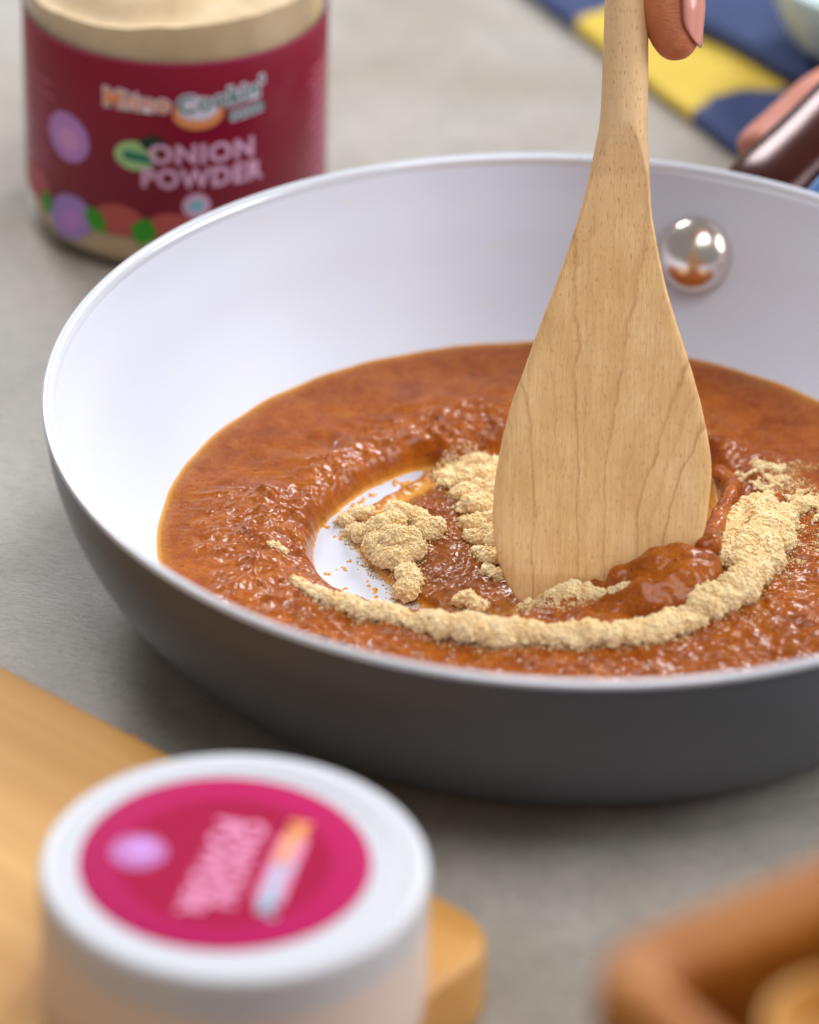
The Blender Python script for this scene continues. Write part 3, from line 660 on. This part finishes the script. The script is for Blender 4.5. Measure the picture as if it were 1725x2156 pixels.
def leafshape(cx, cy, L, W, rot):
    t = np.linspace(0, 1, 15); wv = W * np.sin(t * math.pi) ** .8; V = np.vstack([np.stack([t * L - L / 2, wv], -1), np.stack([t * L - L / 2, -wv], -1)]); m = 15
    F = np.array([(i, i + m, i + m + 1, i + 1) for i in range(m - 1)]); F = np.vstack([F[:, [0, 1, 2]], F[:, [0, 2, 3]]])
    c_, s_ = math.cos(rot), math.sin(rot); return V @ np.array([[c_, s_], [-s_, c_]]) + [cx, cy], F
def rect(cx, cy, w_, h_, rot=0, nx=6):
    x_ = np.linspace(-w_ / 2, w_ / 2, nx + 1); V = np.vstack([np.stack([x_, 0 * x_ - h_ / 2], -1), np.stack([x_, 0 * x_ + h_ / 2], -1)]); m = nx + 1
    F = np.array([(i, i + 1, i + m + 1) for i in range(nx)] + [(i, i + m + 1, i + m) for i in range(nx)])
    c_, s_ = math.cos(rot), math.sin(rot); return V @ np.array([[c_, s_], [-s_, c_]]) + [cx, cy], F
def flatc(name, rgb, rough=.5): return simple(name, hexl(*rgb), rough)
INK = dict(lidpink=flatc('ink_soft_pink', (222, 135, 175)), pink=flatc('ink_pale_pink', (226, 172, 205)), lidspot=flatc('ink_faint_lilac', (176, 96, 165)), lilac=flatc('ink_lilac', (190, 130, 205)), lilac2=flatc('ink_mauve', (214, 150, 205)), orange=flatc('ink_orange', (240, 150, 90)), white=flatc('ink_white', (226, 218, 238)),
    green=flatc('ink_teal_green', (25, 120, 95)), leaf=flatc('ink_leaf_green', (45, 150, 15)), badge=flatc('ink_badge_green', (165, 205, 140)), dark=flatc('ink_dark_green', (20, 45, 35)), red=flatc('ink_onion_red', (185, 80, 75)),
    dim=flatc('ink_dim_pink', (190, 70, 110)), violet=flatc('ink_violet', (165, 130, 200)), sky=flatc('ink_sky_blue', (140, 185, 205)))

# ------------------------------------------------------------------ onion powder jar at the back
JX, JY, JR = -9.98, 18.28, 3.97
jar = empty('glass_jar', (JX, JY, 0)); tag(jar, 'glass jar with maroon ONION POWDER label behind the pan', 'jar')
gp = curve_pts([(.01, .0), (3.1, .0), (3.65, .06), (3.88, .28), (JR - .02, .7), (JR, 3), (JR, 7.4), (JR, 9.9), (3.7, 10.6), (3.4, 10.9), (3.4, 11.9)], 80)
gl = mk('glass', *lathe(gp, 128, (JX, JY)), MT['glass'], jar)
gi = curve_pts([(3.12, 13.2), (3.12, 12.2), (3.45, 11.8), (JR - .22, 11.1), (JR - .22, 8), (JR - .22, 1.4), (3.4, .7), (2.9, .42), (.01, .40)], 60)
lab_m = simple('maroon_label_paper', (.235, .004, .026, 1), .4, 0, .3, coat=.1)
lz0, lz1 = 1.15, 6.25
lab = mk('label', *lathe([(JR + .015, lz0), (JR + .03, lz0 + .02), (JR + .03, lz1 - .02), (JR + .015, lz1)], 160, (JX, JY)), lab_m, jar)
mk('label_border', *lathe([(JR + .036, lz1 - .07), (JR + .036, lz1 - .005)], 160, (JX, JY)), INK['dim'], lab)
a0 = math.atan2(CAM[1] - JY, CAM[0] - JX)
f_ = FOC * 2156
def lab_uv(px, py):           # point of the label seen at px,py -> (arc from the front, height)
    d = ray(px, py); ox, oy = CAM[0] - JX, CAM[1] - JY; rr = JR + .03
    A_ = d[0] ** 2 + d[1] ** 2; B_ = ox * d[0] + oy * d[1]; Cc = ox * ox + oy * oy - rr * rr; disc_ = max(0, B_ * B_ - A_ * Cc)
    t = (-B_ - math.sqrt(disc_)) / A_; p = CAM + t * d; a_ = math.atan2(p[1] - JY, p[0] - JX) - a0
    return a_ * rr, p[2]
def wrap(name, VF, mat, parent, layer=1):
    V, F = VF; rr = JR + .03 + .012 * layer; a_ = a0 + V[:, 0] / (JR + .03)
    P_ = np.stack([JX + rr * np.cos(a_), JY + rr * np.sin(a_), V[:, 1]], -1); return mk(name, P_, F, mat, parent)
def rot2(VF, a_): c_, s_ = math.cos(a_), math.sin(a_); return VF[0] @ np.array([[c_, s_], [-s_, c_]]), VF[1]
def shift(VF, c): return VF[0] + np.array(c), VF[1]
cu_, cv_ = lab_uv(405, 222)
import itertools
c1 = lab_uv(286, 215); wrap('logo_backing', shift(text_mesh('Mitno', .68, .07), c1), INK['white'], lab, 1)
c2 = lab_uv(470, 215); wrap('logo_backing', shift(rot2(text_mesh("Cookin'", .68, .07), .12), (c2[0], c2[1] + .1)), INK['white'], lab, 1.2); c4 = lab_uv(520, 234); wrap('logo_backing', rect(c4[0], c4[1], .95, .3, .13, 8), INK['white'], lab, 1.3)
c3 = lab_uv(418, 246); wrap('logo_smile', disc(c3[0], c3[1] + .08, .66, .44), INK['orange'], lab, 1.4); wrap('logo_smile_centre', disc(c3[0], c3[1] + .24, .52, .34), INK['white'], lab, 1.8)
wrap('logo_text', shift(text_mesh('Mitno', .68, .015), c1), INK['orange'], lab, 2.4)
wrap('logo_text', shift(rot2(text_mesh("Cookin'", .68, .01), .12), (c2[0], c2[1] + .1)), INK['green'], lab, 2.4)
c4 = lab_uv(520, 234); wrap('logo_text', shift(rot2(text_mesh('FOODS', .30, .01), .15), c4), INK['green'], lab, 2.8)
c5 = lab_uv(428, 325); wrap('product_name', shift(text_mesh('ONION', .74, .03, 1.04), c5), INK['pink'], lab, 2)
c6 = lab_uv(428, 376); wrap('product_name', shift(text_mesh('POWDER', .74, .03, .97), c6), INK['pink'], lab, 2)
c7 = lab_uv(414, 433); wrap('round_badge', disc(c7[0], c7[1], .36, .36), INK['pink'], lab, 2); wrap('round_badge_centre', disc(c7[0], c7[1], .22, .2), INK['sky'], lab, 2.4)
c8 = lab_uv(285, 328); wrap('green_badge', disc(c8[0], c8[1], .56, .42), INK['badge'], lab, 1); wrap('green_badge_strip', rect(c8[0] + .08, c8[1] - .03, .8, .26, -.12), INK['green'], lab, 1.5); 
c9 = lab_uv(322, 303); wrap('dark_leaf', leafshape(c9[0], c9[1], .75, .24, -.1), INK['dark'], lab, 1.6)
for px, py, rx, ry, ro, m_, m2 in ((143, 288, .72, .70, 0, 'lilac', 'lilac2'), (148, 456, .80, .62, .5, 'violet', 'lilac')):
    c_ = lab_uv(px, py); wrap('onion_slice', disc(c_[0], c_[1], rx, ry, ro), INK[m_], lab, 1)
    wrap('onion_core', disc(c_[0] + .05, c_[1] - .05, rx * .5, ry * .5, ro), INK[m2], lab, 1.5)
for px, py, L_1, W_1, ro in ((100, 425, .75, .26, 1.5), (202, 462, .85, .28, -.9), (303, 487, .8, .33, 1.2), (455, 470, .7, .3, .3)):
    c_ = lab_uv(px, py); wrap('leaf_print', leafshape(c_[0], c_[1], L_1, W_1, ro), INK['leaf'], lab, 1.8)
for px, py, rx, ry in ((78, 405, .8, .5), (250, 482, .7, .45), (360, 480, .6, .4)):
    c_ = lab_uv(px, py); wrap('red_onion_print', disc(c_[0], max(c_[1], lz0 + ry + .02), rx, ry), INK['red'], lab, .6)
for k_ in range(11):
    u_, v_ = lab_uv(72, 150 + k_ * 24); wrap('fine_print', rect(u_ + .25, v_, 1.3 + .4 * math.sin(k_ * 2.1), .10), INK['dim'], lab, 1)
    u_, v_ = lab_uv(668, 140 + k_ * 22); wrap('fine_print', rect(u_ + .05, v_, .9 + .3 * math.sin(k_ * 1.7), .12), INK['dim'], lab, 1)
# powder filling
fp = np.array([(.01, .10), (3.0, .12), (3.6, .2), (JR - .16, .5), (JR - .1, .9), (JR - .1, 7.15)]); V, F = lathe(fp, 160, (JX, JY))
nR, nA = 26, 160; Vt = []
def smt(d_): return .55 * math.exp(-(d_ / 1.9) ** 2) - .35 * math.exp(-((d_ - 2.6) / .5) ** 2)
for k_ in range(nR + 1):
    rr = (JR - .10) * (1 - k_ / nR * .995)
    for a_ in np.arange(nA) / nA * 2 * math.pi:
        x_, y_ = rr * math.cos(a_), rr * math.sin(a_)
        Vt.append((JX + x_, JY + y_, 7.15 + smt(math.hypot(x_ + .8, y_ + .6)) + .12 * math.sin(a_ + 2.)))
Vt = np.array(Vt); Vt[:, 2] += .05 * fbm(Vt * .9, 3); V[-nA:, 2] = Vt[:nA, 2]
i = np.arange(nR)[:, None] * nA; j = np.arange(nA)[None]; j2 = (j + 1) % nA
Ft = np.stack([i + j, i + j2, i + nA + j2, i + nA + j], -1).reshape(-1, 4) + len(V)
allV = np.vstack([V, Vt]); tag(mk('onion_powder', allV, np.vstack([F, Ft]), MT['fill'], attrs={'wet': np.zeros(len(allV))}), 'onion powder filling the glass jar, surface sloping', 'powder', kind='stuff')

# ------------------------------------------------------------------ wooden board, front left
def rrect(cx, cy, hx, hy, rc, ang, n=10):
    out = []
    for sx, sy, a_ in ((1, 1, 0), (-1, 1, 90), (-1, -1, 180), (1, -1, 270)):
        for k in range(n + 1):
            t = math.radians(a_ + 90 * k / n); out.append((sx * (hx - rc) + rc * math.cos(t), sy * (hy - rc) + rc * math.sin(t)))
    o = np.array(out); c_, s_ = math.cos(ang), math.sin(ang); return o @ np.array([[c_, s_], [-s_, c_]]) + [cx, cy]
def slab(hx, hy, rc, h0_, h1_, bev, cx, cy, ang):
    rings = []
    for k in range(7): t = k / 6 * math.pi / 2; rings.append((rrect(0, 0, hx - bev + bev * math.sin(t), hy - bev + bev * math.sin(t), rc, 0), h0_ + bev - bev * math.cos(t)))
    for k in range(7): t = k / 6 * math.pi / 2; rings.append((rrect(0, 0, hx - bev + bev * math.cos(t), hy - bev + bev * math.cos(t), rc, 0), h1_ - bev + bev * math.sin(t)))
    V = np.vstack([np.column_stack([r_, np.full(len(r_), z)]) for r_, z in rings]); m = len(rings[0][0]); F = []
    i = np.arange(len(rings) - 1)[:, None] * m; j = np.arange(m)[None]; j2 = (j + 1) % m
    F.append(np.stack([i + j, i + j2, i + m + j2, i + m + j], -1).reshape(-1, 4))
    k0 = (len(rings) - 1) * m; V = np.vstack([V, [0, 0, h1_], [0, 0, h0_]]); q_ = np.arange(m)
    F.append(np.stack([np.full(m, len(V) - 2), k0 + q_, k0 + (q_ + 1) % m], -1)); F.append(np.stack([np.full(m, len(V) - 1), (q_ + 1) % m, q_], -1))
    return V, F
BT = 1.8
e0 = np.array([-12.42, -6.55]); e1_ = np.array([-8.37, -9.93]); dB = (e1_ - e0); dB /= np.linalg.norm(dB); nB = np.array([dB[1], -dB[0]])
nB = -nB if nB[1] > 0 else nB
kc = np.dot(np.array([-1.45, -16.2]) - e0, dB); hx, hy = 17, 9.5
ctr = e0 + dB * (kc - hx) + nB * hy
bm_ = board_mat('warm_board_wood', (.50, .235, .05, 1), (.61, .31, .08, 1), (.67, .375, .115, 1), (0, 0, 0), 1.)
V, F = slab(hx, hy, 1.3, 0, BT, .22, 0, 0, 0)
bo = mk('cutting_board', V, F, bm_); bo.location = (ctr[0] * S, ctr[1] * S, 0.0002); bo.rotation_euler.z = math.atan2(dB[1], dB[0])
tag(bo, 'honey coloured wooden board under the white lidded jar', 'cutting board')
kn = at(268, 1556, BT); V, F = disc(kn[0], kn[1], .22, .16)
kx = mk('knot', np.column_stack([V, np.full(len(V), BT + .005)]), F, simple('dark_knot', (.42, .15, .02, 1), .5)); kx.parent = bo; kx.matrix_parent_inverse = (Matrix.Translation(bo.location) @ Matrix.Rotation(bo.rotation_euler.z, 4, 'Z')).inverted()

# ------------------------------------------------------------------ white lidded jar, front left
LX, LY, LR, LT = -6.73, -18.37, 3.78, HR
j2_ = empty('lidded_jar', (LX, LY, BT)); tag(j2_, 'white lidded jar with crimson sticker standing on the wooden board', 'jar')
lp = curve_pts([(.01, LT - .06), (2.0, LT - .06), (2.95, LT - .06), (3.1, LT - .02), (3.35, LT), (3.62, LT - .01), (3.745, LT - .07), (LR, LT - .2), (LR, LT - .7), (LR, LT - .9), (LR - .06, LT - 1.0)], 70)
lidm = mk('lid', *lathe(lp, 160, (LX, LY)), MT['lidw'], j2_)
mk('jar_body', *lathe(curve_pts([(3.75, LT - .99), (3.775, LT - 1.1), (3.775, BT + .4), (3.3, BT + .08), (.01, BT + .01)], 30), 96, (LX, LY)), simple('frosted_plastic', (.68, .565, .50, 1), .4), j2_)
sx_, sy_ = LX - .2, LY + .05
st = mk('sticker', *lathe([(.01, LT - .045), (1.9, LT - .045), (2.84, LT - .045), (2.86, LT - .055)], 96, (sx_, sy_)), simple('magenta_sticker', (.42, .005, .09, 1), .6, 0, .1), lidm)
mk('sticker_centre', *lathe([(.01, LT - .040), (2.08, LT - .040)], 96, (sx_, sy_)), simple('crimson_sticker', (.34, .001, .045, 1), .6, 0, .1), st)
def onlid(name, VF, mat, px, py, ang, layer):
    c_ = at(px, py, LT); V, F = rot2(VF, ang); P_ = np.column_stack([V + c_[:2], np.full(len(V), LT - .036 + .004 * layer)]); return mk(name, P_, F, mat, st)
TA = math.radians(-102)
onlid('product_name', text_mesh('ONION', .70, .03, 1.1), INK['lidpink'], 500, 1815, TA, 2)
onlid('product_name', text_mesh('POWDER', .70, .03, 1.0), INK['lidpink'], 440, 1818, TA, 2)
onlid('logo_backing', rect(0, 0, 2.2, .56), INK['lidpink'], 592, 1828, TA, 1)
onlid('logo_text', text_mesh('Mitno', .56, .035), INK['orange'], 614, 1772, TA, 2)
onlid('logo_text', text_mesh("Cookin'", .52, .03), INK['sky'], 578, 1868, TA, 2)
onlid('onion_slice', disc(0, 0, .56, .56), INK['lidspot'], 292, 1790, 0, 1)
onlid('onion_core', disc(0, 0, .3, .3), INK['lilac'], 297, 1785, 0, 2)

# ------------------------------------------------------------------ wooden tray, front right
tw = board_mat('orange_tray_wood', (.24, .062, .003, 1), (.38, .12, .007, 1), (.47, .18, .016, 1), (0, 0, 0), 1.5, .5)
TT = 12.8
tc = at(1172, 2000, TT)[:2]; d1 = at(1725, 1770, TT)[:2] - tc; d1 /= np.linalg.norm(d1); d2 = np.array([d1[1], -d1[0]])
A1 = math.atan2(d1[1], d1[0]); tl, twd = 13., 9.
tray = empty('wooden_tray', (tc[0], tc[1], 0)); tag(tray, 'orange brown wooden tray with rounded walls at the lower right', 'tray')
def tl2w(V): return np.column_stack([tc[0] + V[:, 0] * d1[0] + V[:, 1] * d2[0], tc[1] + V[:, 0] * d1[1] + V[:, 1] * d2[1], V[:, 2]])
def wallseg(p, q_):
    p, q_ = np.array(p, float), np.array(q_, float); L = np.linalg.norm(q_ - p); dd = (q_ - p) / L; nn = np.array([-dd[1], dd[0]])
    prof = [(-.42, 0), (-.44, 6), (-.44, TT - .4)] + [(-.44 * math.cos(t), TT - .42 + .42 * math.sin(t)) for t in np.linspace(0, math.pi, 12)] + [(.44, TT - .5), (.42, 0)]
    V = []
    for s_ in np.linspace(0, L, 12):
        for o_, z in prof: b_ = p + dd * s_ + nn * o_; V.append((b_[0], b_[1], z))
    m = len(prof); i = np.arange(11)[:, None] * m; j = np.arange(m)[None]; jj = (j + 1) % m
    return np.array(V), np.stack([i + j, i + jj, i + m + jj, i + m + j], -1).reshape(-1, 4)
cor = .55
def corner(cx, cy):
    prof = [(.44, 0)] + [(.44, TT - .42)] + [(.44 * math.cos(t), TT - .42 + .42 * math.sin(t)) for t in np.linspace(0, math.pi / 2, 8)]
    V, F = lathe([(max(r_, .002), z) for r_, z in prof], 28, (cx, cy)); return V, F
ring_ = rrect((tl + .5) / 2, (twd + .5) / 2, (tl + .5) / 2, (twd + .5) / 2, 1.7, 0, 14); m_ = len(ring_)
ctr_ = ring_.mean(0); tg = np.roll(ring_, -1, 0) - np.roll(ring_, 1, 0); tg /= np.linalg.norm(tg, axis=1)[:, None]; on_ = np.stack([tg[:, 1], -tg[:, 0]], -1)
rw = .62; prof_ = [(0, .02), (0, TT * .5), (0, TT - rw)] + [(-rw + rw * math.cos(t), TT - rw + rw * math.sin(t)) for t in np.linspace(0, math.pi, 14)][1:] + [(-2 * rw + .15, TT - 2.0), (-2 * rw + .25, TT * .5), (-2 * rw + .25, .4)]
Vr = np.vstack([np.column_stack([ring_ + on_ * o_, np.full(m_, z_)]) for o_, z_ in prof_]); Vr[:, 2] += .16 * fbm(Vr * .9, 3) * (Vr[:, 2] > TT - 3); Vr[:, :2] += .13 * fbm(Vr * .9 + 3, 3)[:, None]
i = np.arange(len(prof_) - 1)[:, None] * m_; j = np.arange(m_)[None]; jj = (j + 1) % m_
mk('rounded_wall', tl2w(Vr), np.stack([i + j, i + jj, i + m_ + jj, i + m_ + j], -1).reshape(-1, 4), tw, tray)
V, F = slab((tl - .4) / 2, (twd - .4) / 2, .2, .15, .6, .05, 0, 0, 0); V = V + [(tl + .45) / 2, (twd + .45) / 2, 0]; mk('tray_floor', tl2w(V), F, tw, tray)
# rounded wooden scoop resting inside
sp = empty('wooden_scoop', tuple(list(tc + d1 * 3.0 + d2 * 2.6) + [.6])); tag(sp, 'small wooden scoop lying inside the tray', 'scoop')
bowl = curve_pts([(.01, .25), (.8, .35), (1.25, .85), (1.35, 1.35), (1.22, 1.36), (1.1, .95), (.7, .6), (.01, .5)], 40)
V, F = lathe(bowl, 64); V[:, 2] *= 1.2; V[:, :2] *= 1.1; V = V + [3.6, 3.3, TT - 2.6]; mk('bowl', tl2w(V), F, board_mat('scoop_wood', (.45, .20, .03, 1), (.58, .29, .06, 1), (.62, .34, .10, 1), (0, 0, 0)), sp)
V, F = tube(curve_pts([(3.4, 3.0, TT - 2.2), (6, 4, TT - 4), (10, 6, TT - 9)], 20), .35, 16); mk('handle', tl2w(V), F, tw, sp)

# ------------------------------------------------------------------ folded cloth and bowl, back right
def cloth_mat():
    m, nt, b = newmat('printed_cotton'); p_ = node(nt, 'ShaderNodeAttribute', attribute_name='print').outputs['Fac']
    v = objco(nt); n1 = noise_(nt, 60, 3, .6, v); wv = noise_(nt, 2500, 2, .5, v)
    blue = mixc(nt, ramp(nt, n1, [(.35, g(0)), (.65, g(1))]), (.038, .060, .165, 1), (.028, .045, .13, 1)); yel = mixc(nt, n1, (.68, .50, .075, 1), (.60, .40, .04, 1))
    link(nt, mixc(nt, p_, blue, yel), b.inputs['Base Color']); b.inputs['Roughness'].default_value = .85; bump(nt, b, wv, .0003, .6); return m
CM = cloth_mat()
def fold(name, ea, eb, zt, thick, wide, parent, polys):
    ea, eb = np.array(ea[:2]), np.array(eb[:2]); L = np.linalg.norm(eb - ea); dd = (eb - ea) / L; nn = np.array([-dd[1], dd[0]]); nn = nn if nn[0] > 0 else -nn
    ss = np.arange(-8, L + 6, .16); hh = thick / 2
    prof = [(1.2, -hh)] + [(hh - hh * math.cos(t) * 1.0, -hh * math.sin(t)) for t in np.linspace(math.pi / 2, -math.pi / 2, 13)] + [(t, hh) for t in np.arange(hh + .15, wide, .16)]
    V = []
    for s_ in ss:
        for t, z in prof:
            b_ = ea + dd * s_ + nn * t; V.append((b_[0], b_[1], zt - hh + z))
    V = np.array(V); V[:, 2] += .05 * fbm(V * .35, 2) * smoothstep(0, 1.5, V[:, 2] - zt + thick + .5)
    V[:, :2] += .06 * fbm(V * .5 + 8, 2)[:, None]
    m = len(prof); i = np.arange(len(ss) - 1)[:, None] * m; j = np.arange(m - 1)[None]
    F = np.stack([i + j, i + m + j, i + m + j + 1, i + j + 1], -1).reshape(-1, 4)
    pr = np.zeros(len(V))
    for p_ in polys: pr = np.maximum(pr, inpoly(V[:, 0], V[:, 1], [at(x, y, zt)[:2] for x, y in p_]).astype(float))
    return mk(name, V, F, CM, parent, attrs={'print': pr})
z1, z2 = .42, 1.0
cl = empty('folded_cloth', tuple(at(1500, 150, 0))); tag(cl, 'folded blue and yellow printed cloth behind the spatula', 'cloth')
fold('lower_layer', at(1130, 0, z1 / 2), at(1545, 318, z1 / 2), z1, z1 - .02, 16, cl, [[(1195, 55), (1240, 28), (1300, 12), (1420, -30), (1500, -20), (1800, 160), (1725, 178), (1640, 186), (1560, 188), (1505, 200), (1462, 232), (1440, 262), (1330, 170)]])
fold('upper_layer', at(1375, 12, (z1 + z2) / 2), at(1725, 196, (z1 + z2) / 2), z2, z2 - z1, 14, cl, [])
bc = at(1850, 110, z2)
mb = empty('mint_bowl', tuple(bc)); tag(mb, 'pale mint ceramic bowl cut off at the top right', 'bowl')
bp = curve_pts([(.01, .1), (1.5, .05), (1.7, .2), (2.5, .6), (3.0, 1.5), (3.15, 2.4), (3.05, 2.45), (2.8, 1.6), (1.6, .6), (.01, .4)], 60); V, F = lathe(bp, 96); V = V + bc; mk('bowl_body', V, F, MT['cer'], mb)
